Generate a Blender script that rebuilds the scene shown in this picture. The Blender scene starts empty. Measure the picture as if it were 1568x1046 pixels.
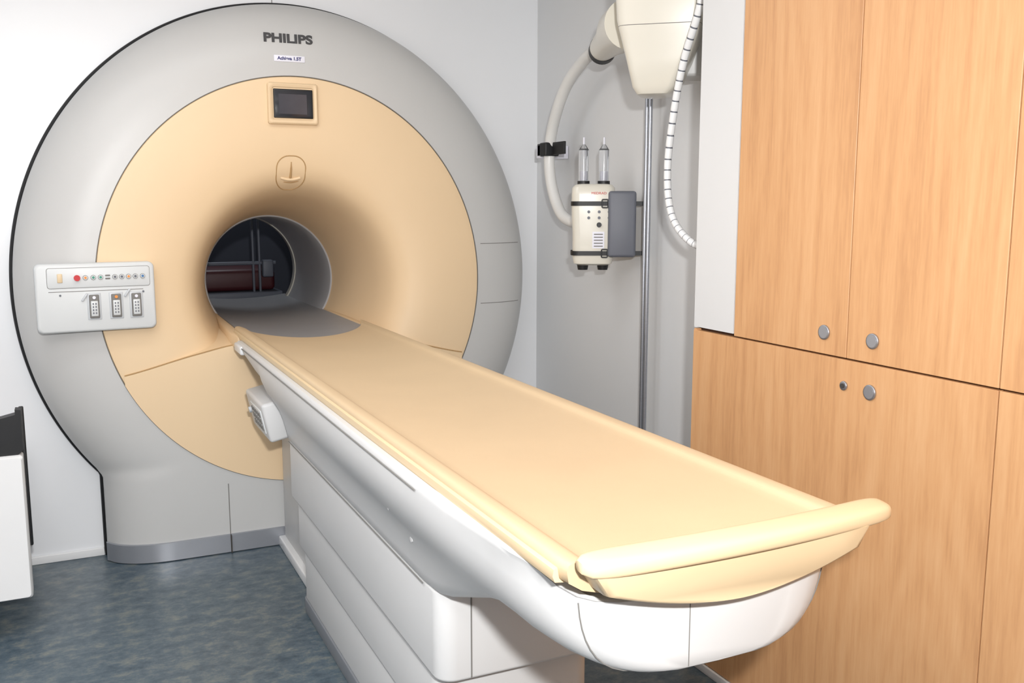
import bpy, bmesh, math
from mathutils import Vector, Matrix
from mathutils.bvhtree import BVHTree
pi=math.pi
scene=bpy.context.scene
scene.view_settings.view_transform='Standard'
scene.view_settings.look='None'

# ---------------------------------------------------------------- materials
def lin(c):
    c=c/255.0
    return c/12.92 if c<=0.04045 else ((c+0.055)/1.055)**2.4
def rgb(r,g,b): return (lin(r),lin(g),lin(b),1)
def mat(name,col,rough=0.5,metal=0.0,var=0.04,scale=8,bump=0.0,bscale=200,coat=0.0,spec=0.5,stretch=(1,1,1)):
    m=bpy.data.materials.new(name); m.use_nodes=True
    nt=m.node_tree; b=nt.nodes['Principled BSDF']
    c=rgb(*col)
    tc=nt.nodes.new('ShaderNodeTexCoord'); mp=nt.nodes.new('ShaderNodeMapping')
    mp.inputs['Scale'].default_value=stretch
    nt.links.new(tc.outputs['Object'],mp.inputs['Vector'])
    n=nt.nodes.new('ShaderNodeTexNoise'); n.inputs['Scale'].default_value=scale; n.inputs['Detail'].default_value=4
    nt.links.new(mp.outputs['Vector'],n.inputs['Vector'])
    r=nt.nodes.new('ShaderNodeValToRGB')
    r.color_ramp.elements[0].position=0.3; r.color_ramp.elements[1].position=0.7
    r.color_ramp.elements[0].color=(c[0]*(1-var),c[1]*(1-var),c[2]*(1-var),1)
    r.color_ramp.elements[1].color=(min(1,c[0]*(1+var)),min(1,c[1]*(1+var)),min(1,c[2]*(1+var)),1)
    nt.links.new(n.outputs['Fac'],r.inputs['Fac']); nt.links.new(r.outputs['Color'],b.inputs['Base Color'])
    b.inputs['Roughness'].default_value=rough; b.inputs['Metallic'].default_value=metal
    b.inputs['Coat Weight'].default_value=coat; b.inputs['Specular IOR Level'].default_value=spec
    if bump>0:
        n2=nt.nodes.new('ShaderNodeTexNoise'); n2.inputs['Scale'].default_value=bscale
        nt.links.new(mp.outputs['Vector'],n2.inputs['Vector'])
        bp=nt.nodes.new('ShaderNodeBump'); bp.inputs['Strength'].default_value=bump; bp.inputs['Distance'].default_value=0.002
        nt.links.new(n2.outputs['Fac'],bp.inputs['Height']); nt.links.new(bp.outputs['Normal'],b.inputs['Normal'])
    return m
def glassmat(name):
    m=bpy.data.materials.new(name); m.use_nodes=True
    b=m.node_tree.nodes['Principled BSDF']
    b.inputs['Base Color'].default_value=(0.9,0.92,0.95,1); b.inputs['Transmission Weight'].default_value=0.9
    b.inputs['Roughness'].default_value=0.08; b.inputs['IOR'].default_value=1.3
    return m
def woodmat(name,seed=0.0):
    m=bpy.data.materials.new(name); m.use_nodes=True
    nt=m.node_tree; b=nt.nodes['Principled BSDF']; L=nt.links
    tc=nt.nodes.new('ShaderNodeTexCoord')
    def mapping(sz):
        mp=nt.nodes.new('ShaderNodeMapping')
        mp.inputs['Location'].default_value=(seed*3.1,seed*1.7,seed*2.3); mp.inputs['Scale'].default_value=(1,1,sz)
        L.new(tc.outputs['Object'],mp.inputs['Vector']); return mp
    mp=mapping(0.2)
    n0=nt.nodes.new('ShaderNodeTexNoise'); n0.inputs['Scale'].default_value=2.2; n0.inputs['Detail'].default_value=1.5
    L.new(mp.outputs['Vector'],n0.inputs['Vector'])
    w=nt.nodes.new('ShaderNodeMath'); w.operation='MULTIPLY'; w.inputs[1].default_value=95
    L.new(n0.outputs['Fac'],w.inputs[0])
    si=nt.nodes.new('ShaderNodeMath'); si.operation='SINE'; L.new(w.outputs[0],si.inputs[0])
    mp2=mapping(0.03)
    n1=nt.nodes.new('ShaderNodeTexNoise'); n1.inputs['Scale'].default_value=60; n1.inputs['Detail'].default_value=3
    L.new(mp2.outputs['Vector'],n1.inputs['Vector'])
    n3=nt.nodes.new('ShaderNodeTexNoise'); n3.inputs['Scale'].default_value=4; n3.inputs['Detail'].default_value=2
    L.new(mp2.outputs['Vector'],n3.inputs['Vector'])
    mp4=mapping(0.09)
    n4=nt.nodes.new('ShaderNodeTexNoise'); n4.inputs['Scale'].default_value=170; n4.inputs['Detail'].default_value=2
    L.new(mp4.outputs['Vector'],n4.inputs['Vector'])
    def ma(x,k,y):
        a=nt.nodes.new('ShaderNodeMath'); a.operation='MULTIPLY_ADD'; a.inputs[1].default_value=k
        L.new(x,a.inputs[0])
        if isinstance(y,float): a.inputs[2].default_value=y
        else: L.new(y,a.inputs[2])
        return a.outputs[0]
    s=ma(si.outputs[0],0.035,0.06); s=ma(n1.outputs['Fac'],0.34,s); s=ma(n3.outputs['Fac'],0.4,s); s=ma(n4.outputs['Fac'],0.24,s)
    r=nt.nodes.new('ShaderNodeValToRGB')
    e=r.color_ramp.elements; e[0].position=0.32; e[0].color=rgb(182,133,91); e[1].position=0.78; e[1].color=rgb(216,171,126)
    k=e.new(0.54); k.color=rgb(205,156,110)
    L.new(s,r.inputs['Fac']); L.new(r.outputs['Color'],b.inputs['Base Color'])
    b.inputs['Roughness'].default_value=0.45
    return m
def floormat():
    m=bpy.data.materials.new('vinyl_floor'); m.use_nodes=True
    nt=m.node_tree; b=nt.nodes['Principled BSDF']; L=nt.links
    tc=nt.nodes.new('ShaderNodeTexCoord')
    n=nt.nodes.new('ShaderNodeTexNoise'); n.inputs['Scale'].default_value=13; n.inputs['Detail'].default_value=9; n.inputs['Roughness'].default_value=0.75
    mp=nt.nodes.new('ShaderNodeMapping'); mp.inputs['Scale'].default_value=(1,1.4,1)
    L.new(tc.outputs['Object'],mp.inputs['Vector']); L.new(mp.outputs['Vector'],n.inputs['Vector'])
    r=nt.nodes.new('ShaderNodeValToRGB'); e=r.color_ramp.elements
    e[0].position=0.36; e[0].color=rgb(54,70,82); e[1].position=0.68; e[1].color=rgb(118,122,116)
    k=e.new(0.5); k.color=rgb(77,92,102)
    L.new(n.outputs['Fac'],r.inputs['Fac']); L.new(r.outputs['Color'],b.inputs['Base Color'])
    b.inputs['Roughness'].default_value=0.36
    return m
M={}
M['beige']=mat('beige_plastic',(226,199,162),0.5,var=0.012,scale=3)
M['beige_top']=mat('beige_tabletop',(202,178,144),0.55,var=0.02,scale=5,bump=0.12,bscale=400)
M['cream']=mat('cream_plastic',(213,190,154),0.42,var=0.01)
M['grey']=mat('grey_plastic',(192,192,191),0.38,var=0.015,scale=3,bump=0.04,bscale=500)
M['bodywhite']=mat('table_white',(205,205,205),0.42,var=0.012,scale=4)
M['white']=mat('white_plastic',(226,227,228),0.32,var=0.01)
M['ivory']=mat('ivory_plastic',(214,210,198),0.3,var=0.01,coat=0.3)
M['wall']=mat('wall_panel',(230,232,235),0.3,var=0.01,scale=2)
M['wallgrey']=mat('wall_grey',(212,213,214),0.5,var=0.01,scale=2)
M['pipe']=mat('pipe_white',(212,212,210),0.35)
M['ceil']=mat('ceiling_white',(238,238,238),0.7)
M['black']=mat('black_rubber',(16,17,20),0.5,var=0.2)
M['dark']=mat('dark_gap',(60,56,52),0.8)
M['seam']=mat('seam_grey',(120,118,115),0.8)
M['bseam']=mat('seam_beige',(176,142,98),0.8)
M['chrome']=mat('brushed_steel',(168,172,180),0.3,metal=0.85,var=0.1,scale=40,stretch=(1,1,20))
M['skirt']=mat('skirt_steel',(165,168,175),0.3,metal=0.6,var=0.03)
M['tube']=mat('bore_liner',(172,173,177),0.3,var=0.02)
M['bridge']=mat('bridge_grey',(150,151,155),0.4,var=0.03)
M['darkgrey']=mat('dark_grey_plastic',(98,101,110),0.5)
M['screen']=mat('lcd_screen',(40,42,48),0.15,var=0.1)
M['screen_reflection']=mat('lcd_reflection',(70,72,80),0.12,var=0.1)  # lighter grey, a reflection put into the screen colour
M['ctrl']=mat('control_panel_grey',(206,209,210),0.4,var=0.01)
M['ctrl2']=mat('control_panel_light',(190,194,198),0.4,var=0.01)
M['red']=mat('red_button',(190,20,30),0.3)
M['orange']=mat('orange_button',(220,140,60),0.4)
M['green']=mat('green_button',(60,140,120),0.4)
M['blue']=mat('blue_button',(60,110,160),0.4)
M['text']=mat('lettering_grey',(62,62,64),0.6)
M['label']=mat('label_white',(225,225,235),0.5)
M['navy']=mat('label_navy',(50,50,110),0.5)
M['redtext']=mat('red_print',(200,50,40),0.5)
M['plinth']=mat('plinth_grey',(120,124,130),0.5)
M['maroon']=mat('maroon_vinyl',(70,24,30),0.5)
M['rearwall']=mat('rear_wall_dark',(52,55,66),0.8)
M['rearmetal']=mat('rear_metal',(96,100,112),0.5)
M['floor']=floormat()
M['glass']=glassmat('clear_syringe')
for i in range(6): M['wood%d'%i]=woodmat('beech_laminate_%d'%i,i*1.37)
M['gap']=mat('cabinet_gap',(70,42,24),0.9)

# ---------------------------------------------------------------- helpers
def empty(name,loc=(0,0,0)):
    e=bpy.data.objects.new(name,None); e.location=loc; e.empty_display_size=0.1
    scene.collection.objects.link(e); return e
def fin(name,bm,m,parent=None,smooth=True,ang=35,M4=None):
    me=bpy.data.meshes.new(name)
    bmesh.ops.recalc_face_normals(bm,faces=bm.faces)
    bm.to_mesh(me); bm.free()
    o=bpy.data.objects.new(name,me)
    scene.collection.objects.link(o)
    for k in (m if isinstance(m,list) else [m]): me.materials.append(M[k])
    if smooth:
        for p in me.polygons: p.use_smooth=True
        me.set_sharp_from_angle(angle=math.radians(ang))
    if parent: o.parent=parent
    if M4 is not None: o.matrix_local=M4
    return o
def box(name,x0,x1,y0,y1,z0,z1,m,parent=None,bev=0.0,seg=3,M4=None,vert=None):
    bm=bmesh.new(); bmesh.ops.create_cube(bm,size=1)
    for v in bm.verts:
        v.co=Vector(((x0+x1)/2+v.co.x*(x1-x0),(y0+y1)/2+v.co.y*(y1-y0),(z0+z1)/2+v.co.z*(z1-z0)))
    if vert:
        es=[e for e in bm.edges if abs(e.verts[0].co.z-e.verts[1].co.z)>1e-5]
        bmesh.ops.bevel(bm,geom=es,offset=vert,segments=6,profile=0.5,affect='EDGES')
    if bev>0:
        es=[e for e in bm.edges if len(e.link_faces)==2 and e.calc_face_angle(0)>0.6] if vert else list(bm.edges)
        bmesh.ops.bevel(bm,geom=es,offset=bev,segments=seg,profile=0.5,affect='EDGES')
    return fin(name,bm,m,parent,M4=M4)
def cyl(name,p0,p1,r,m,parent=None,seg=32,r2=None,M4=None,bev=0):
    p0=Vector(p0);p1=Vector(p1); d=p1-p0
    bm=bmesh.new()
    bmesh.ops.create_cone(bm,cap_ends=True,segments=seg,radius1=r,radius2=r if r2 is None else r2,depth=d.length)
    q=d.to_track_quat('Z','Y')
    if bev>0:
        es=[e for e in bm.edges if abs(e.verts[0].co.z-e.verts[1].co.z)<1e-6]
        bmesh.ops.bevel(bm,geom=es,offset=bev,segments=3,profile=0.5,affect='EDGES')
    bmesh.ops.transform(bm,matrix=Matrix.Translation((p0+p1)/2)@q.to_matrix().to_4x4(),verts=bm.verts)
    return fin(name,bm,m,parent,M4=M4)
def loft(name,secs,m,parent=None,closed=True,cap=True,ang=35,loop=False,M4=None,endcap=True):
    bm=bmesh.new(); rows=[[bm.verts.new(p) for p in s] for s in secs]
    n=len(secs[0]); R=len(rows)
    for i in range(R if loop else R-1):
        for j in range(n if closed else n-1):
            a=rows[i][j];b=rows[i][(j+1)%n];c=rows[(i+1)%R][(j+1)%n];d=rows[(i+1)%R][j]
            try: bm.faces.new((a,b,c,d))
            except: pass
    if cap and closed and not loop:
        bm.faces.new(rows[0])
        if endcap: bm.faces.new(rows[-1][::-1])
    return fin(name,bm,m,parent,ang=ang,M4=M4)
def catmull(pts,sub=8,loop=False):
    P=[Vector(p) for p in pts]; n=len(P); out=[]
    rng=n if loop else n-1
    for i in range(rng):
        p0=P[(i-1)%n] if (loop or i>0) else P[0]*2-P[1]
        p1=P[i];p2=P[(i+1)%n]
        p3=P[(i+2)%n] if (loop or i+2<n) else P[-1]*2-P[-2]
        for k in range(sub):
            t=k/sub
            out.append(0.5*((2*p1)+(-p0+p2)*t+(2*p0-5*p1+4*p2-p3)*t*t+(-p0+3*p1-3*p2+p3)*t**3))
    if not loop: out.append(P[-1].copy())
    return out
def sweep(name,pts,r,m,parent=None,seg=12,loop=False,M4=None,stripes=None):
    """tube along polyline; r may be list"""
    n=len(pts); bm=bmesh.new(); rings=[]
    up=None
    for i,p in enumerate(pts):
        a=pts[(i-1)%n] if (loop or i>0) else pts[i]
        b=pts[(i+1)%n] if (loop or i<n-1) else pts[i]
        t=(b-a).normalized()
        if up is None:
            up=Vector((0,0,1)) if abs(t.z)<0.9 else Vector((1,0,0))
        u=(up-t*up.dot(t)).normalized(); w=t.cross(u); up=u
        rr=r[i] if isinstance(r,list) else r
        rings.append([bm.verts.new(p+(u*math.cos(2*pi*k/seg)+w*math.sin(2*pi*k/seg))*rr) for k in range(seg)])
    for i in range(n if loop else n-1):
        for k in range(seg):
            f=bm.faces.new((rings[i][k],rings[i][(k+1)%seg],rings[(i+1)%n][(k+1)%seg],rings[(i+1)%n][k]))
            if stripes and i%stripes==0: f.material_index=1
    if not loop:
        bm.faces.new(rings[0][::-1]); bm.faces.new(rings[-1])
    return fin(name,bm,m,parent,M4=M4)
def text(name,s,loc,width,size,m,parent,ext=0.001,off=0.0,rot=(pi/2,0,0)):
    cu=bpy.data.curves.new(name,'FONT'); cu.body=s; cu.size=size; cu.extrude=ext; cu.offset=off
    cu.align_x='CENTER'; cu.align_y='CENTER'; cu.materials.append(M[m])
    o=bpy.data.objects.new(name,cu); scene.collection.objects.link(o)
    bpy.context.view_layer.update()
    w=o.dimensions.x
    if w>0: o.scale=(width/w,1,1)
    o.location=loc; o.rotation_euler=rot; o.parent=parent
    return o

CX,CZ=0.92,1.153
YW,YF=4.28,4.08
CEIL=2.55
XR=2.15
# ---------------------------------------------------------------- gantry outline
A,B=1.117,1.181
HB=0.835
def outline(ph,shrink=0.0):
    c,s=math.cos(ph),math.sin(ph)
    a,b=A-shrink,B-shrink
    t=1/math.sqrt((c/a)**2+(s/b)**2)
    if s<0:
        tr=min((HB-shrink)/abs(c) if abs(c)>1e-6 else 9, CZ/-s)
        if tr*s<-0.6: t=max(t,tr)
    return t
def smax(a,b,k=0.05):
    h=max(k-abs(a-b),0)/k
    return max(a,b)+h*h*k*0.25
def ss(a,b,x):
    t=min(1,max(0,(x-a)/(b-a))); return t*t*(3-2*t)
def Yring(x,z):
    rho=math.sqrt((x/A)**2+(z/B)**2)
    d=(1-rho)*1.15
    mk=1-ss(-0.80,-0.52,z)
    if mk>0:
        db=(HB-abs(x))
        d=smax(d,db*mk+(-0.3)*(1-mk))
    d=max(d,0); u=min(1,d/0.27)
    return YW-0.045-(YW-YF-0.045)*math.sqrt(max(0,1-(1-u)**2.2))
# ---------------------------------------------------------------- scanner
mri=empty('mri_scanner')
RX,RZ=0.823,0.871
NA=480
angs=[-pi/2+2*pi*i/NA for i in range(NA)]
ca=math.atan2(-CZ,HB)
for corner in (ca,-pi-ca):
    cc=[(abs(((a-corner+pi)%(2*pi))-pi),i) for i,a in enumerate(angs)]
    angs[min(cc)[1]]=corner
secs=[]
NR=40
for k in range(NR+2):
    row=[]
    for a in angs:
        t1=outline(a); c,s=math.cos(a),math.sin(a)
        t0=1/math.sqrt((c/RX)**2+(s/RZ)**2)
        if k<=NR:
            q=(k/NR); q=1-(1-q)**1.8
            t=t0+(t1-t0)*q
            x,z=c*t,s*t
            y=Yring(x,z)
        else:
            x,z=c*t1,s*t1; y=YW+0.01
        row.append((CX+x,y,CZ+z))
    secs.append(row)
back=[(p[0],YF+0.03,p[2]) for p in secs[0]]
loft('outer_cover',[back]+secs,'grey',mri,closed=True,cap=False,ang=30)
sealp=[]
for a in angs:
    t=outline(a)+0.004; sealp.append(Vector((CX+math.cos(a)*t,YW-0.012,max(0.008,CZ+math.sin(a)*t))))
sweep('wall_seal',sealp,0.010,'black',mri,seg=8,loop=True)
# beige front funnel
prof=[(0.8205,4.105),(0.8205,4.086),(0.817,4.079),(0.80,4.077),(0.72,4.077),(0.62,4.083),(0.54,4.096),(0.48,4.118),(0.435,4.165),(0.403,4.25),(0.380,4.36),(0.356,4.50),(0.335,4.65),(0.318,4.79),(0.315,4.81)]
pc=catmull([(p[0],p[1],0) for p in prof[3:]],5)
pp=[(p[0],p[1]) for p in prof[:3]]+[(p.x,p.y) for p in pc]
def funnelpt(r,y,a):
    w=min(1,max(0,(r-0.315)/(0.82-0.315)))
    kz=1.0+(RZ/RX-1)*w; cz=1.122+(CZ-1.122)*min(1,w*1.5)
    return Vector((CX+r*math.cos(a),y,cz+r*kz*math.sin(a)))
aa=[2*pi*i/192 for i in range(192)]
funnel=loft('front_funnel',[[funnelpt(r,y,a) for a in aa] for r,y in pp],'beige',mri,cap=False,ang=40)
bvh=BVHTree.FromPolygons([v.co.copy() for v in funnel.data.vertices],[list(p.vertices) for p in funnel.data.polygons])
def ysurf(x,z):
    h=bvh.ray_cast(Vector((x,3.0,z)),Vector((0,1,0)))
    return h[0].y if h[0] else 4.077
sweep('funnel_gap',[funnelpt(0.8225,4.083,a) for a in aa],0.0028,'seam',mri,seg=6,loop=True)
tp=[(0.315,4.81),(0.309,4.815),(0.305,4.83),(0.303,5.0),(0.303,5.52),(0.303,5.60)]
loft('bore_tube',[[Vector((CX+r*math.cos(a),y,1.122+r*math.sin(a))) for a in aa] for r,y in tp],'tube',mri,cap=False)
tp=[(0.303,5.60),(0.298,5.605),(0.298,5.66),(0.31,5.68),(0.36,5.74),(0.5,5.82),(0.9,5.86),(1.0,5.84),(1.02,5.7),(1.02,4.36)]
loft('rear_cover',[[Vector((CX+r*math.cos(a),y,1.122+r*math.sin(a))) for a in aa] for r,y in tp],'ivory',mri,cap=False)
# lower front fairing (below table), slightly proud of funnel
def ztop(x):
    ax=abs(x)
    return 0.795+(0.895-0.795)*(1-ss(0.30,0.86,ax))+0.02*(1-ss(0.2,0.45,ax))
xs=[-0.735+1.47*i/80 for i in range(81)]
bm=bmesh.new(); cols=[]
for x in xs:
    zt=ztop(x)-CZ; zbm=-RZ*math.sqrt(max(0,1-(x/RX)**2))+0.004
    zt=max(zt,zbm+0.001)
    col=[]
    NV=16
    for j in range(NV+1):
        z=zbm+(zt-0.006-zbm)*j/NV
        col.append(bm.verts.new((CX+x,4.073,CZ+z)))
    kk=ss(0.24,0.32,abs(x))
    for dy,dz in ((0.004,-0.002),(0.012,0.0),(0.05,0.006),(0.2,0.02),(0.5,0.03),(0.72,0.03)):
        col.append(bm.verts.new((CX+x,4.073+dy,CZ+zt+dz*kk-0.012*(1-kk)*min(1,dy/0.05))))
    cols.append(col)
for i in range(len(cols)-1):
    for j in range(len(cols[0])-1):
        xm=abs((xs[i]+xs[i+1])/2)
        if j>18 and xm>0.60: continue
        bm.faces.new((cols[i][j],cols[i+1][j],cols[i+1][j+1],cols[i][j+1]))
fin('lower_fairing',bm,'beige',mri,ang=40)
sweep('fairing_seam',[Vector((CX+x,4.0745,ztop(x)-0.002)) for x in xs if abs(x)>0.25 and x<0],0.0028,'bseam',mri,seg=6)
sweep('fairing_seam',[Vector((CX+x,4.0745,ztop(x)-0.002)) for x in xs if abs(x)>0.25 and x>0],0.0028,'bseam',mri,seg=6)
for x0,x1,z in ((0.85,1.07,1.31),(0.85,1.07,1.03)):
    pts=[]
    for i in range(12):
        x=x0+(x1-x0)*i/11-0.015
        pts.append(Vector((CX+x,Yring(x,z-CZ)+0.0005,z)))
    sweep('ring_seam',pts,0.0018,'seam',mri,seg=6)
sweep('base_seam',[Vector((0.572,Yring(0.572-CX,z-CZ)+0.0005,z)) for z in [0.005+0.30*i/20 for i in range(21)]],0.0022,'seam',mri,seg=6)
# metal skirt
xs2=[-HB-0.004+2*(HB+0.004)*i/160 for i in range(161)]
def ysk(x): return min(YW-0.002,Yring(max(-HB+0.002,min(HB-0.002,x))*0.995,-1.0))-0.010
s1=[(CX+x,ysk(x)+0.012,0.082) for x in xs2]; s2=[(CX+x,ysk(x),0.080) for x in xs2]
s3=[(CX+x,ysk(x)-0.002,0.004) for x in xs2]; s4=[(CX+x,ysk(x)+0.02,0.0) for x in xs2]
loft('base_skirt',[s1,s2,s3,s4],'skirt',mri,closed=False,cap=False,ang=50)
box('skirt_seam',0.570,0.574,4.055,4.075,0.003,0.081,'dark',mri)
def rr(cx,cz,hw,hh,r,n=8):
    out=[]
    for sx,sz,a0 in ((1,1,0),(-1,1,pi/2),(-1,-1,pi),(1,-1,3*pi/2)):
        for i in range(n+1):
            a=a0+pi/2*i/n
            out.append((cx+sx*(hw-r)+r*math.cos(a),cz+sz*(hh-r)+r*math.sin(a)))
    return out
# display
loft('display_frame',[[(x,y,z) for x,z in rr(0.900,1.907,0.105-e,0.085-e,0.012)] for y,e in ((4.082,0),(4.066,0.0),(4.060,0.004),(4.058,0.008),(4.062,0.018),(4.066,0.020))],'beige',mri,ang=40)
box('display_bezel',0.818,0.982,4.058,4.066,1.848,1.966,'black',mri,bev=0.003)
box('display_glass',0.824,0.976,4.056,4.060,1.854,1.960,'screen',mri,bev=0.001)
box('display_reflection',0.838,0.955,4.0545,4.058,1.864,1.945,'screen_reflection',mri)  # painted reflection: paler rectangle laid on the dark glass
# lettering
yt=Yring(0,2.17-CZ)
text('front_lettering','PHILIPS',(0.893,yt-0.001,2.172),0.203,0.050,'text',mri,ext=0.0012,off=0.0020,rot=(pi/2-0.12,0,0))
box('model_label',0.83,0.958,Yring(0,2.09-CZ)-0.004,Yring(0,2.09-CZ)+0.01,2.078,2.104,'label',mri,bev=0.002)
text('model_text','Achieva 1.5T',(0.893,Yring(0,2.09-CZ)-0.005,2.091),0.10,0.018,'navy',mri,ext=0.0006,off=0.0006)
# emblem
sweep('emblem_ring',[Vector((x,ysurf(x,z)+0.0006,z)) for x,z in rr(0.892,1.625,0.062,0.070,0.052)],0.0026,'bseam',mri,seg=8,loop=True)
sweep('emblem_bar',[Vector((0.892-0.042+0.084*i/8,ysurf(0.892,1.60)-0.003,1.600-0.010*math.cos((i-4)/4*1.4)+0.006)) for i in range(9)],0.006,'beige',mri,seg=8)
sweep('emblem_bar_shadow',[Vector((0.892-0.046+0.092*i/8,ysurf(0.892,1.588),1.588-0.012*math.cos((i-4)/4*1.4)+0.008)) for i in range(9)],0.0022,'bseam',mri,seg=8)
sweep('emblem_stem',[Vector((0.892,ysurf(0.892,z)-0.0,z)) for z in (1.605,1.62,1.64,1.655,1.67)],[0.006,0.005,0.0045,0.003,0.002],'bseam',mri,seg=8)
# control panel
cpc=Vector((0.10,4.035,1.134))
MC=Matrix.Translation(cpc)@Matrix.Rotation(math.radians(3.5),4,'Z')
loft('control_panel',[[(x,y,z) for x,z in rr(0,0,0.215-e,0.133-e,0.022)] for y,e in ((0.03,0),(-0.010,0),(-0.016,0.003),(-0.018,0.008))],'ctrl',mri,M4=MC,ang=50)
def cb(n,x,z,hw,hh,m,y0=-0.022,y1=-0.016,bev=0.002): return box(n,x-hw,x+hw,y0,y1,z-hh,z+hh,m,mri,bev=bev,M4=MC)
loft('control_strip_rim',[[(x,y,z) for x,z in rr(0.012,0.078,0.186-e,0.040-e,0.010)] for y,e in ((-0.017,0),(-0.0195,0.001))],'seam',mri,M4=MC)
loft('control_strip',[[(x,y,z) for x,z in rr(0.012,0.078,0.184-e,0.038-e,0.009)] for y,e in ((-0.017,0),(-0.021,0.0),(-0.022,0.002))],'ctrl',mri,M4=MC)
cb('strip_line',0.0,0.026,0.17,0.0012,'seam',bev=0,y0=-0.0186)
cb('rocker_switch',-0.128,0.078,0.009,0.017,'cream',-0.026)
cyl('stop_button',(-0.068,-0.022,0.078),(-0.068,-0.034,0.078),0.0115,'red',mri,M4=MC)
for i,(x,m) in enumerate([(-0.038,'orange'),(-0.010,'green'),(0.016,'green'),(0.068,'darkgrey'),(0.093,'darkgrey'),(0.118,'orange'),(0.143,'darkgrey'),(0.170,'blue')]):
    cyl('button_%d'%i,(x,-0.022,0.078),(x,-0.025,0.078),0.0095,'seam',mri,seg=20,M4=MC)
    cyl('button_cap_%d'%i,(x,-0.025,0.078),(x,-0.027,0.078),0.008,'ctrl',mri,seg=20,M4=MC)
    cyl('button_dot_%d'%i,(x,-0.027,0.078),(x,-0.0285,0.078),0.005,m,mri,seg=16,M4=MC)
cb('indicator_a',0.042,0.084,0.009,0.003,'seam',-0.024); cb('indicator_b',0.042,0.072,0.009,0.003,'seam',-0.024)
for i,x in enumerate((-0.012,0.068,0.142)):
    cb('connector_plate_%d'%i,x,-0.035,0.025,0.052,'ctrl2',-0.021)
    cb('connector_%d'%i,x,-0.035,0.018,0.046,'seam',-0.028,-0.02,0.004)
    cb('connector_core_%d'%i,x,-0.043,0.013,0.030,'ctrl',-0.031,-0.026,0.003)
    for a in range(4):
        for b_ in (-1,1):
            cb('pin_%d_%d_%d'%(i,a,b_),x+b_*0.005,-0.060+a*0.012,0.0022,0.003,'darkgrey',-0.0335,-0.030,0)
    cyl('connector_led_%d'%i,(x,-0.026,0.0),(x,-0.031,0.0),0.006,'orange' if i==1 else 'label',mri,seg=16,M4=MC)
cyl('panel_screw',(-0.13,-0.018,0.012),(-0.13,-0.0205,0.012),0.004,'darkgrey',mri,seg=12,M4=MC)
cyl('panel_screw',(0.17,-0.018,0.016),(0.17,-0.0205,0.016),0.004,'darkgrey',mri,seg=12,M4=MC)
for n,x,z in (('cable_clip_a',0.11,0.014),('cable_clip_b',-0.045,0.002)):
    box(n,-0.004,0.004,-0.026,-0.016,-0.018,0.018,'ctrl2',mri,bev=0.002,M4=MC@Matrix.Translation((x,0,z))@Matrix.Rotation(math.radians(35),4,'Y'))

# ---------------------------------------------------------------- patient table
tab=empty('mri_patient_table')
ZT=0.975
def zsurf(x):
    u=min(1,abs(x)/0.245); return ZT-0.010-0.018*(1-u*u)
def topsec():
    right=[(0.283,-0.030),(0.286,-0.012),(0.283,-0.003),(0.276,0.000),(0.266,0.000),(0.258,-0.001),(0.251,-0.002),(0.247,-0.005),(0.241,-0.009)]
    R=[(x,ZT+z) for x,z in right]
    mid=[(0.235-0.47*i/24,0) for i in range(25)]
    mid=[(x,zsurf(x)) for x,_ in mid]
    Lf=[(-x,z) for x,z in R[::-1]]
    bot=[(-0.26,ZT-0.045),(-0.2,ZT-0.062),(-0.1,ZT-0.078),(0,ZT-0.083),(0.1,ZT-0.078),(0.2,ZT-0.062),(0.26,ZT-0.045)]
    return R+mid+Lf+bot
ts=topsec()
secs=[]
for y in [1.165,1.17,1.19,1.25,1.4,1.8,2.2,2.6,3.0,3.4,3.7]:
    k=1.0 if y>1.18 else 0.99
    secs.append([(CX+x*k,y,z) for x,z in ts])
secs.append([(CX+x,4.14-0.27*math.sqrt(max(0,1-min(1,(x/0.26)**2))),z) for x,z in ts])
loft('tabletop',secs,'beige_top',tab,ang=60,endcap=False)
for sx,nm in ((-1,'left'),(1,'right')):
    sec=[(0.262,-0.040),(0.290,-0.036),(0.294,-0.026),(0.292,-0.016),(0.286,-0.013),(0.262,-0.015)]
    loft('side_rail_'+nm,[[(CX+sx*x,y,ZT+z) for x,z in sec] for y in (1.19,2.0,3.0,4.11,4.125)],'cream',tab,ang=50)
# foot bar
bs=[]
for i in range(61):
    u=-1+2*i/60
    x=0.948+0.306*u
    yc=1.120+0.024*u*u+0.008*u
    zc=0.980+0.004*(1-u*u)
    e=max(0.0,1-abs(u)**14)**0.5
    hy=0.0265*(0.45+0.55*e); hz=0.0155*(0.5+0.5*e)
    ring=[]
    for k in range(24):
        a=2*pi*k/24; c,s=math.cos(a),math.sin(a)
        yy=hy*math.copysign(abs(c)**0.6,c); zz=hz*math.copysign(abs(s)**0.6,s)
        ring.append((x,yc+yy,zc+zz+yy*0.12))
    bs.append(ring)
loft('foot_bar',bs,'cream',tab,ang=60)
# foot lip
ls=[]
for y,g,dz,zt in ((1.112,0.94,0.006,0.970),(1.116,0.985,0.001,0.970),(1.126,1.0,0,0.970),(1.172,1.0,0,0.970),(1.19,1.0,0,0.935),(1.26,1.0,0,0.930),(1.40,1.0,0.01,0.925)):
    ring=[]
    for i in range(25):
        x=-0.243+0.486*i/24
        ring.append((CX+x*g,y,0.890+0.045*(abs(x)/0.243)**1.8+dz*0.5))
    ze=max(0.955,zt) if zt>0.94 else 0.942
    ring.append((CX+0.266*g,y,ze)); ring.append((CX+0.2*g,y,zt)); ring.append((CX-0.2*g,y,zt)); ring.append((CX-0.266*g,y,ze))
    ls.append(ring)
loft('foot_lip',ls,'cream',tab,ang=50)
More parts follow.
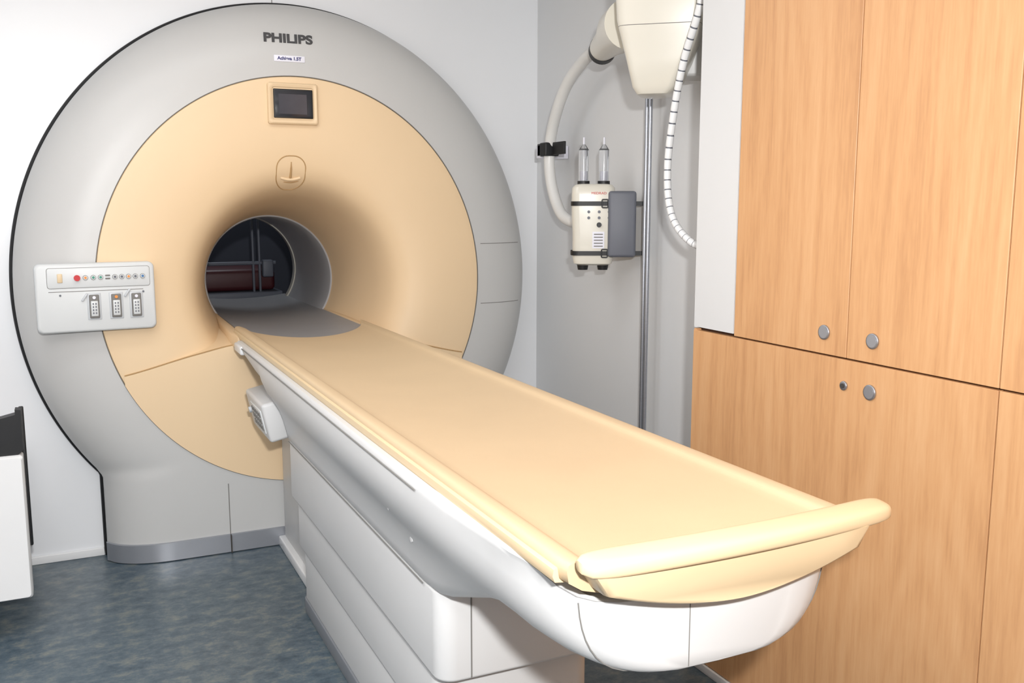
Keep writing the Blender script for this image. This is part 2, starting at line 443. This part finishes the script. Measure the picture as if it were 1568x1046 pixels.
# grey bridge through bore
gs=[]
for y in (3.72,4.3,4.9,5.75):
    ring=[]
    for i in range(17):
        x=-0.262+0.524*i/16
        ring.append((CX+x,y,0.936+0.020*(abs(x)/0.262)**2))
    ring.append((CX+0.262,y,0.90)); ring.append((CX-0.262,y,0.90))
    gs.append(ring)
loft('bore_bridge',gs,'bridge',tab,ang=50)
for sx,nm in ((-1,'left'),(1,'right')):
    rs=[]
    for y,w,z in ((4.00,0.295,0.945),(4.1,0.31,0.945),(4.5,0.30,0.950),(4.80,0.275,0.955)):
        rs.append([(CX+sx*x,y,zz) for x,zz in ((0.262,0.90),(0.262,z),(0.27,z+0.008),(w-0.005,z+0.006),(w,z),(w,0.90))])
    loft('bridge_guide_'+nm,rs,'beige',tab,ang=50)
# hull (carrier)
bodyc=[(.312,.925),(.316,.90),(.310,.86),(.294,.82),(.270,.785),(.252,.75),(.238,.71),(.229,.67),(.224,.645),(.216,.635),(.16,.63),(.08,.63),(0,.63)]
def over(zb,w=0.312,ex=0.55,ez=0.85):
    out=[]
    for i in range(13):
        a=pi/2*i/12
        out.append((w*math.cos(a)**ex if i<12 else 0.0,.925-(.925-zb)*math.sin(a)**ez))
    return out
def hullsec(y):
    ex=0.55
    if y<1.95:
        w=1-ss(1.45,1.95,y); zb=0.756; ex=0.43
    elif y<3.42: w=0; zb=0.8
    elif y<3.5: w=ss(3.40,3.5,y); zb=0.79
    else: w=1; zb=0.79+0.09*ss(3.5,3.9,y)
    o=over(zb,w=0.292+0.020*ss(1.3,1.7,y),ex=ex); b=bodyc
    side=[(b[i][0]*(1-w)+o[i][0]*w,b[i][1]*(1-w)+o[i][1]*w) for i in range(13)]
    top=[(0,.90),(.285,.90),(.287,.936),(.292,.942),(.306,.942),(.311,.936)]
    if y<1.7:
        k=ss(1.3,1.7,y); top=[(x*(1-(1-k)*0.05) if x>0.2 else x,z) for x,z in top]
    right=top+side
    left=[(-x,z) for x,z in right[::-1] if x>1e-6]
    return right+left
secs=[]
for y,k,zc in ((1.165,0.50,.895),(1.170,0.64,.897),(1.182,0.76,.90),(1.20,0.84,.905),(1.225,0.90,.915),(1.26,0.95,.93),(1.30,0.98,.942),(1.34,1.0,.95)):
    s=hullsec(y)
    zk=min(1,(k-0.5)/0.36)
    secs.append([(CX+x*k,y,min(z,zc)+ (0.010*(1-zk) if z<0.88 else 0)) for x,z in s])
arc=[Vector(p)+Vector((0,-0.0006,-0.0003)) for p in secs[3] if p[2]<0.896]
for y in [1.4,1.5,1.6,1.7,1.8,1.87,1.95,2.2,2.6,3.0,3.3,3.40,3.42,3.44,3.46,3.48,3.5,3.6,3.7,3.8,3.88,3.93]:
    secs.append([(CX+x,y,z) for x,z in hullsec(y)])
loft('carrier_hull',secs,'bodywhite',tab,ang=50)
sweep('endcap_arc_seam',arc,0.0013,'seam',tab,seg=6)
box('endcap_split_seam',0.858,0.8595,1.1643,1.168,0.768,0.893,'seam',tab)
for sx,nm in ((-1,'left'),(1,'right')):
    sweep('track_gap_'+nm,[Vector((CX+sx*0.3145,y,0.9275)) for y in (1.75,2.0,3.0,3.9)],0.0018,'seam',tab,seg=6)
box('track_channel',CX-0.272,CX+0.272,1.42,3.95,0.895,0.925,'bodywhite',tab)
# pedestal stages
box('pedestal_upper',0.70,1.14,1.87,3.44,0.425,0.640,'bodywhite',tab,bev=0.008,vert=0.045)
box('pedestal_gap',0.71,1.13,1.90,3.42,0.415,0.430,'dark',tab,vert=0.04)
box('pedestal_middle',0.716,1.124,1.93,3.40,0.245,0.420,'bodywhite',tab,bev=0.006,vert=0.04)
box('pedestal_gap_lower',0.724,1.116,1.95,3.37,0.235,0.25,'dark',tab,vert=0.035)
box('pedestal_lower',0.726,1.114,1.96,3.36,0.055,0.240,'bodywhite',tab,bev=0.006,vert=0.04)
box('pedestal_plinth',0.722,1.118,1.955,3.37,0.0,0.055,'plinth',tab,bev=0.004,vert=0.04)
box('pedestal_seam',0.776,0.779,1.8685,1.88,0.43,0.63,'seam',tab)
sweep('pedestal_top_seam',[Vector((0.6955,y,0.636)) for y in (1.96,2.5,3.0,3.40)],0.0016,'seam',tab,seg=6)
box('floor_duct',0.775,1.07,3.34,4.07,0.0,0.045,'white',tab,bev=0.006)
box('rear_column',0.80,1.04,3.42,4.06,0.04,0.80,'bodywhite',tab,bev=0.01)
MB=Matrix.Translation((0.655,3.62,0.70))@Matrix.Rotation(math.radians(-12),4,'Y')
box('side_control_box',-0.03,0.05,-0.17,0.17,-0.075,0.075,'bodywhite',tab,bev=0.012,M4=MB)
box('side_control_face',-0.034,-0.028,-0.13,0.08,-0.045,0.045,'ctrl',tab,bev=0.002,M4=MB)
for i in range(5):
    for j in range(3):
        box('key_%d_%d'%(i,j),-0.037,-0.033,-0.115+i*0.036,-0.095+i*0.036,-0.035+j*0.026,-0.018+j*0.026,'seam',tab,bev=0.001,M4=MB)
cyl('side_knob',(-0.028,0.125,0.0),(-0.04,0.125,0),0.012,'ctrl2',tab,M4=MB)
for y,z,x in ((2.04,0.80,0.645),(1.96,0.745,0.672)):
    cyl('screw_cap',(x+0.01,y,z),(x-0.004,y,z+0.0),0.007,'bodywhite',tab,seg=16)
box('head_bracket',0.60,0.635,3.80,3.95,0.90,0.935,'white',tab,bev=0.008)

# ---------------------------------------------------------------- room
XL,YB=-1.45,-1.3
box('floor',XL-0.1,XR+0.1,YB-0.1,8.0,-0.06,0.0,'floor')
box('ceiling',XL-0.1,XR+0.1,YB-0.1,8.0,CEIL,CEIL+0.06,'ceil')
box('wall_left',XL-0.08,XL,YB-0.08,YW,0,CEIL,'wall')
box('wall_front',XL-0.08,XR+0.08,YB-0.08,YB,0,CEIL,'wall')
box('wall_right',XR,XR+0.08,YB,YW,0,CEIL,'wallgrey')
inner=[];outer=[]
x0,x1=XL-CX,XR-CX; z0,z1=0-CZ,CEIL-CZ
wa=[2*pi*i/NA for i in range(NA)]
for c in ((x0,z0),(x1,z0),(x1,z1),(x0,z1)):
    a=math.atan2(c[1],c[0])%(2*pi); k=min(range(NA),key=lambda i:abs(wa[i]-a)); wa[k]=a
for a in wa:
    c,s=math.cos(a),math.sin(a)
    t=min((x1/c if c>1e-9 else 99),(x0/c if c<-1e-9 else 99),(z1/s if s>1e-9 else 99),(z0/s if s<-1e-9 else 99))
    ti=min(outline(a,0.02),t)
    inner.append((CX+c*ti,CZ+s*ti)); outer.append((CX+c*t,CZ+s*t))
loft('wall_back',[[(x,YW,z) for x,z in outer],[(x,YW,z) for x,z in inner],[(x,YW+0.05,z) for x,z in inner],[(x,YW+0.05,z) for x,z in outer]],'wall',None,cap=False,loop=True,ang=30)
box('trim_1',0.868,0.871,YW-0.002,YW+0.001,2.34,CEIL,'seam')
box('baseboard_back',XL,CX-HB-0.012,YW-0.012,YW,0.0,0.035,'white',bev=0.003)
box('baseboard_left',XL,XL+0.012,YB,YW-0.012,0.0,0.05,'white',bev=0.003)
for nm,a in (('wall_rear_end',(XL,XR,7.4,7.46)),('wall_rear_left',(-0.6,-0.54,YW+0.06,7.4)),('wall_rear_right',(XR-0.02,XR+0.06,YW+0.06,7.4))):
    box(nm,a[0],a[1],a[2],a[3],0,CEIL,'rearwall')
st=empty('transport_stretcher')
box('mattress',0.62,1.24,6.3,7.1,0.93,1.07,'maroon',st,bev=0.03)
box('frame',0.58,1.28,6.26,7.15,0.87,0.925,'rearmetal',st,bev=0.01)
for i,(x,y) in enumerate(((0.62,6.32),(1.24,6.32),(0.62,7.08),(1.24,7.08))):
    cyl('leg_%d'%i,(x,y,0.05),(x,y,0.9),0.02,'rearmetal',st); cyl('caster_%d'%i,(x-0.015,y,0.05),(x+0.015,y,0.05),0.05,'black',st)
box('monitor_arm',1.09,1.105,6.27,6.30,0.9,1.45,'rearmetal',st,bev=0.005)
box('monitor_arm_b',1.13,1.145,6.27,6.30,0.9,1.45,'rearmetal',st,bev=0.005)
cyl('side_grip',(0.66,6.28,1.11),(1.24,6.28,1.11),0.012,'rearmetal',st)
box('grip_clamp',1.15,1.22,6.24,6.30,1.02,1.13,'rearmetal',st,bev=0.01)

# ---------------------------------------------------------------- cabinets
cab=empty('wall_cabinet')
XC=1.78
box('carcass',XC+0.02,XR-0.004,-1.0,2.435,0.0,CEIL-0.004,'gap',cab)
box('side_panel',XC+0.004,XR-0.004,2.425,2.44,0.0,1.108,'wood0',cab)
box('filler_panel',XC+0.0,XC+0.02,2.243,2.42,1.114,CEIL-0.004,'wallgrey',cab)
box('filler_side',XC+0.0,XR-0.004,2.42,2.436,1.112,CEIL-0.004,'wallgrey',cab)
g=0.0016
ys=[2.24,1.79,1.35,0.90,0.45,0.0,-0.45,-0.99]
for i in range(len(ys)-1):
    box('upper_door_%d'%i,XC,XC+0.019,ys[i+1]+g,ys[i]-g,1.108,CEIL-0.006,'wood%d'%(i%6),cab,bev=0.001,seg=1)
ysl=[2.44,1.35,0.30,-0.99]
for i in range(len(ysl)-1):
    box('lower_door_%d'%i,XC,XC+0.019,ysl[i+1]+g,ysl[i]-g,0.03,1.103,'wood%d'%((i+3)%6),cab,bev=0.001,seg=1)
box('cabinet_plinth',XC-0.006,XC+0.018,-0.99,2.445,0.0,0.028,'white',cab,bev=0.003)
for i,(y,z) in enumerate(((1.868,1.165),(1.703,1.163),(1.703,1.035))):
    cyl('pull_rim_%d'%i,(XC,y,z),(XC-0.006,y,z),0.0195,'chrome',cab,seg=40,bev=0.002)
    cyl('pull_cup_%d'%i,(XC-0.0055,y,z),(XC-0.0065,y,z),0.0155,'skirt',cab,seg=40)
cyl('lock_rim',(XC,1.79,1.037),(XC-0.006,1.79,1.037),0.012,'chrome',cab,bev=0.002)
cyl('lock_core',(XC-0.005,1.79,1.037),(XC-0.009,1.79,1.037),0.006,'dark',cab)

# ---------------------------------------------------------------- pole
pole=empty('steel_pole')
for i,(x,y) in enumerate(((2.085,3.198),(2.085,3.174))):
    cyl('rod_%d'%i,(x,y,0.0),(x,y,2.0),0.0085,'chrome',pole,seg=20)
cyl('foot_flange',(2.085,3.186,0.0),(2.085,3.186,0.015),0.05,'chrome',pole)
for i,z in enumerate((0.5,1.98)):
    box('clamp_%d'%i,2.08,XR-0.002,3.16,3.212,z-0.015,z+0.015,'chrome',pole,bev=0.003)

# ---------------------------------------------------------------- injector strapped on the pole
inj=empty('contrast_injector')
MI=Matrix.Translation((1.965,3.40,1.41))@Matrix.Rotation(math.radians(-27),4,'Z')
def rrsec(hx,hy,r,z,n=6,ox=0,oy=0):
    return [(ox+x,oy+y,z) for x,y in rr(0,0,hx,hy,r,n)]
secs=[rrsec(hx,hy,r,z) for hx,hy,r,z in ((0.060,0.035,0.02,-0.165),(0.078,0.048,0.03,-0.158),(0.083,0.052,0.03,-0.13),(0.083,0.052,0.03,-0.03),(0.087,0.054,0.03,0.03),(0.088,0.054,0.03,0.12),(0.086,0.052,0.03,0.148),(0.076,0.045,0.03,0.160),(0.06,0.035,0.02,0.164))]
loft('injector_body',secs,'ivory',inj,M4=MI,ang=50)
for i,x in enumerate((-0.040,0.042)):
    cyl('syringe_collar_%d'%i,(x,0,0.16),(x,0,0.176),0.025,'black',inj,M4=MI)
    cyl('syringe_barrel_%d'%i,(x,0,0.176),(x,0,0.30),0.021,'glass',inj,M4=MI)
    cyl('syringe_plunger_%d'%i,(x,0,0.178),(x,0,0.215),0.012,'label',inj,M4=MI)
    cyl('syringe_cone_%d'%i,(x,0,0.30),(x,0,0.322),0.021,'glass',inj,r2=0.006,M4=MI)
    cyl('syringe_tip_%d'%i,(x,0,0.322),(x,0,0.35),0.004,'label',inj,M4=MI)
    cyl('foot_%d'%i,(x,0,-0.163),(x,0,-0.185),0.024,'black',inj,M4=MI,r2=0.02)
def strap(n,z):
    pts=[Vector(p) for p in rrsec(0.0905,0.0565,0.032,z)]
    lo=[(p.x,p.y,z-0.009) for p in pts]; hi=[(p.x,p.y,z+0.009) for p in pts]
    l2=[(p.x*0.96,p.y*0.96,z-0.009) for p in pts]; h2=[(p.x*0.96,p.y*0.96,z+0.009) for p in pts]
    loft(n,[lo,hi,h2,l2],'black',inj,cap=False,loop=True,M4=MI)
strap('strap_upper',0.085); strap('strap_lower',-0.115)
for n,z in (('tail_upper',0.085),('tail_lower',-0.115)):
    box(n,0.085,0.21,-0.045,-0.040,z-0.009,z+0.009,'black',inj,M4=MI)
for z in (0.085,-0.115):
    sweep('strap_buckle',[Vector((x,-0.06,zz)) for x,zz in rr(0.045,z,0.012,0.016,0.004,3)],0.0028,'black',inj,seg=6,loop=True,M4=MI)
text('injector_print','MEDRAD',(0,0,0),0.06,0.014,'redtext',inj,ext=0.0004)
o=bpy.data.objects['injector_print']; sc=o.scale.copy(); o.matrix_local=MI@Matrix.Translation((0.02,-0.0555,0.126))@Matrix.Rotation(pi/2,4,'X')@Matrix.Diagonal((sc.x,1,1,1))
k=0
for x in (-0.02,0.022,0.062):
    for z in (0.052,0.028):
        k+=1; cyl('injector_button_%d'%k,(x,-0.052,z),(x,-0.0565,z),0.006,'darkgrey',inj,seg=12,M4=MI)
cyl('injector_knob',(0.022,-0.05,0.0),(0.022,-0.062,0.0),0.010,'black',inj,M4=MI)
box('injector_label',-0.004,0.044,-0.0535,-0.0515,-0.095,-0.028,'label',inj,M4=MI)
for i in range(5): box('label_line_%d'%i,0.002,0.038,-0.0545,-0.053,-0.088+i*0.012,-0.084+i*0.012,'seam',inj,M4=MI)
MP=Matrix.Translation((2.035,3.30,1.41))@Matrix.Rotation(math.radians(-27),4,'Z')
box('mount_block',-0.05,0.062,-0.02,0.05,-0.13,0.135,'darkgrey',inj,bev=0.012,M4=MP)

# ---------------------------------------------------------------- overhead arm
arm=empty('overhead_support_arm')
MH=Matrix.Translation((1.88,2.80,2.10))@Matrix.Rotation(math.radians(-40),4,'Z')
secs=[rrsec(hx,hy,r,z,ox=ox) for hx,hy,r,z,ox in ((0.035,0.05,0.02,-0.243,-0.02),(0.055,0.07,0.025,-0.238,-0.02),(0.075,0.085,0.03,-0.215,-0.015),(0.105,0.10,0.035,-0.13,-0.005),(0.135,0.115,0.035,-0.03,0.0),(0.142,0.12,0.035,0.0,0.0),(0.150,0.125,0.035,0.13,0.0),(0.15,0.125,0.03,0.22,0.0),(0.14,0.115,0.03,0.32,0.0))]
loft('arm_housing',secs,'ivory',arm,M4=MH,ang=30)
sweep('housing_seam',[Vector(p) for p in rrsec(0.1365,0.1165,0.035,-0.02)],0.0012,'seam',arm,M4=MH,seg=6,loop=True)
box('housing_back',-0.04,0.17,0.05,0.20,-0.17,0.40,'grey',arm,bev=0.01,M4=MH)
sweep('joint_neck',[Vector(p) for p in ((1.84,2.95,2.12),(1.88,3.08,2.12),(1.92,3.20,2.11),(1.95,3.32,2.095))],[0.088,0.082,0.062,0.05],'ivory',arm,seg=28)
sweep('joint_ring',[Vector(p) for p in ((1.95,3.31,2.096),(1.965,3.345,2.09))],0.054,'black',arm,seg=28)
cyl('joint_knob',(1.90,3.17,2.15),(1.90,3.17,2.205),0.014,'black',arm)
ap=catmull([(1.96,3.33,2.094),(1.985,3.43,2.105),(2.0,3.56,2.08),(2.0,3.70,2.00),(2.0,3.80,1.88),(2.0,3.855,1.75),(2.0,3.85,1.62),(2.0,3.79,1.50),(2.0,3.70,1.43),(2.02,3.55,1.40)],8)
sweep('arm_tube',ap,0.025,'pipe',arm,seg=20)
box('arm_strap',1.965,2.035,3.83,3.89,1.705,1.765,'black',arm,bev=0.006)
box('strap_tail',2.0,2.01,3.72,3.98,1.71,1.765,'black',arm,bev=0.002)
box('strap_anchor',2.0,XR-0.003,3.95,3.99,1.70,1.76,'label',arm,bev=0.003)
cyl('wall_knob',(2.09,2.86,1.99),(XR-0.003,2.86,1.99),0.02,'wall',arm)
# corrugated cable
cp=catmull([(1.86,2.50,2.50),(1.86,2.53,2.30),(1.86,2.56,2.12),(1.86,2.64,1.96),(1.86,2.69,1.80),(1.86,2.72,1.61),(1.86,2.69,1.46),(1.87,2.60,1.375),(1.90,2.50,1.345),(1.92,2.438,1.34)],40)
rad=[0.0125 if (i%8) else 0.0112 for i in range(len(cp))]
cb_=empty('corrugated_cable')
sweep('cable_sheath',cp,rad,['white','darkgrey'],cb_,seg=14,stripes=8)
cyl('cable_gland',(1.92,2.45,1.34),(1.92,2.437,1.34),0.02,'white',cb_)

# ---------------------------------------------------------------- chair at left
ch=empty('transfer_chair')
secs=[]
for y in (3.55,3.56,3.62,3.63):
    e=0.0 if y in (3.56,3.62) else 0.006
    secs.append([(-0.46+x,y,0.39+z) for x,z in rr(0,0,0.285-e,0.255-e,0.012)])
loft('side_shell',secs,'white',ch)
bk=[]
for y in (3.57,3.62):
    ring=[(-0.745,y,0.64),(-0.195,y,0.64),(-0.172,y,0.66),(-0.172,y,0.80),(-0.19,y,0.802)]
    for i in range(13):
        x=-0.19-0.55*i/12; ring.append((x,y,0.785-0.012*math.sin(pi*min(1,i/3.0)) if i<3 else 0.785))
    bk.append(ring)
loft('backrest',bk,'black',ch)
box('rear_post',-0.182,-0.166,3.625,3.645,0.30,0.80,'black',ch,bev=0.004)
box('seat',-0.74,-0.19,3.63,4.08,0.44,0.50,'black',ch,bev=0.02)
box('far_shell',-0.74,-0.19,4.08,4.12,0.14,0.62,'white',ch,bev=0.01)
for i,(x,y) in enumerate(((-0.70,3.60),(-0.31,3.60),(-0.70,4.08),(-0.31,4.08))):
    cyl('leg_%d'%i,(x,y,0.06),(x,y,0.16),0.012,'chrome',ch); cyl('caster_%d'%i,(x-0.012,y,0.04),(x+0.012,y,0.04),0.04,'black',ch,seg=24)

# ---------------------------------------------------------------- lights
def area(name,loc,rot,sx,sy,power,col=(1,1,1)):
    l=bpy.data.lights.new(name,'AREA'); l.shape='RECTANGLE'; l.size=sx; l.size_y=sy; l.energy=power; l.color=col
    o=bpy.data.objects.new(name,l); o.location=loc; o.rotation_euler=rot; scene.collection.objects.link(o); return o
area('ceiling_light',(-0.5,1.4,CEIL-0.02),(0,0,0),0.9,2.2,26,(1,0.998,0.995))
area('ceiling_light',(0.3,3.1,CEIL-0.02),(0,0,0),1.6,0.4,10,(1,0.998,0.995))
area('rear_fill_light',(0.9,6.9,CEIL-0.02),(0,0,0),0.5,0.5,9,(0.9,0.95,1.0))  # added fill that brightens the room behind the bore, not a known fixture
fl=area('camera_flash',(0.04,-0.22,1.78),(0,0,0),0.09,0.06,82,(1,0.995,0.985))
d=(Vector((0.8,3.8,1.45))-Vector(fl.location)); fl.rotation_euler=d.to_track_quat('-Z','Y').to_euler()
w=bpy.data.worlds.new('World'); scene.world=w; w.use_nodes=True
w.node_tree.nodes['Background'].inputs[0].default_value=(0.8,0.85,0.9,1); w.node_tree.nodes['Background'].inputs[1].default_value=0.3

# ---------------------------------------------------------------- camera
cam=bpy.data.cameras.new('camera'); cam.lens=33.29; cam.sensor_width=36; cam.sensor_fit='HORIZONTAL'; cam.clip_start=0.02
co=bpy.data.objects.new('camera',cam); co.location=(0,0,1.5)
co.rotation_euler=(math.radians(90-8.357),0,math.radians(-25.179))
scene.collection.objects.link(co); scene.camera=co
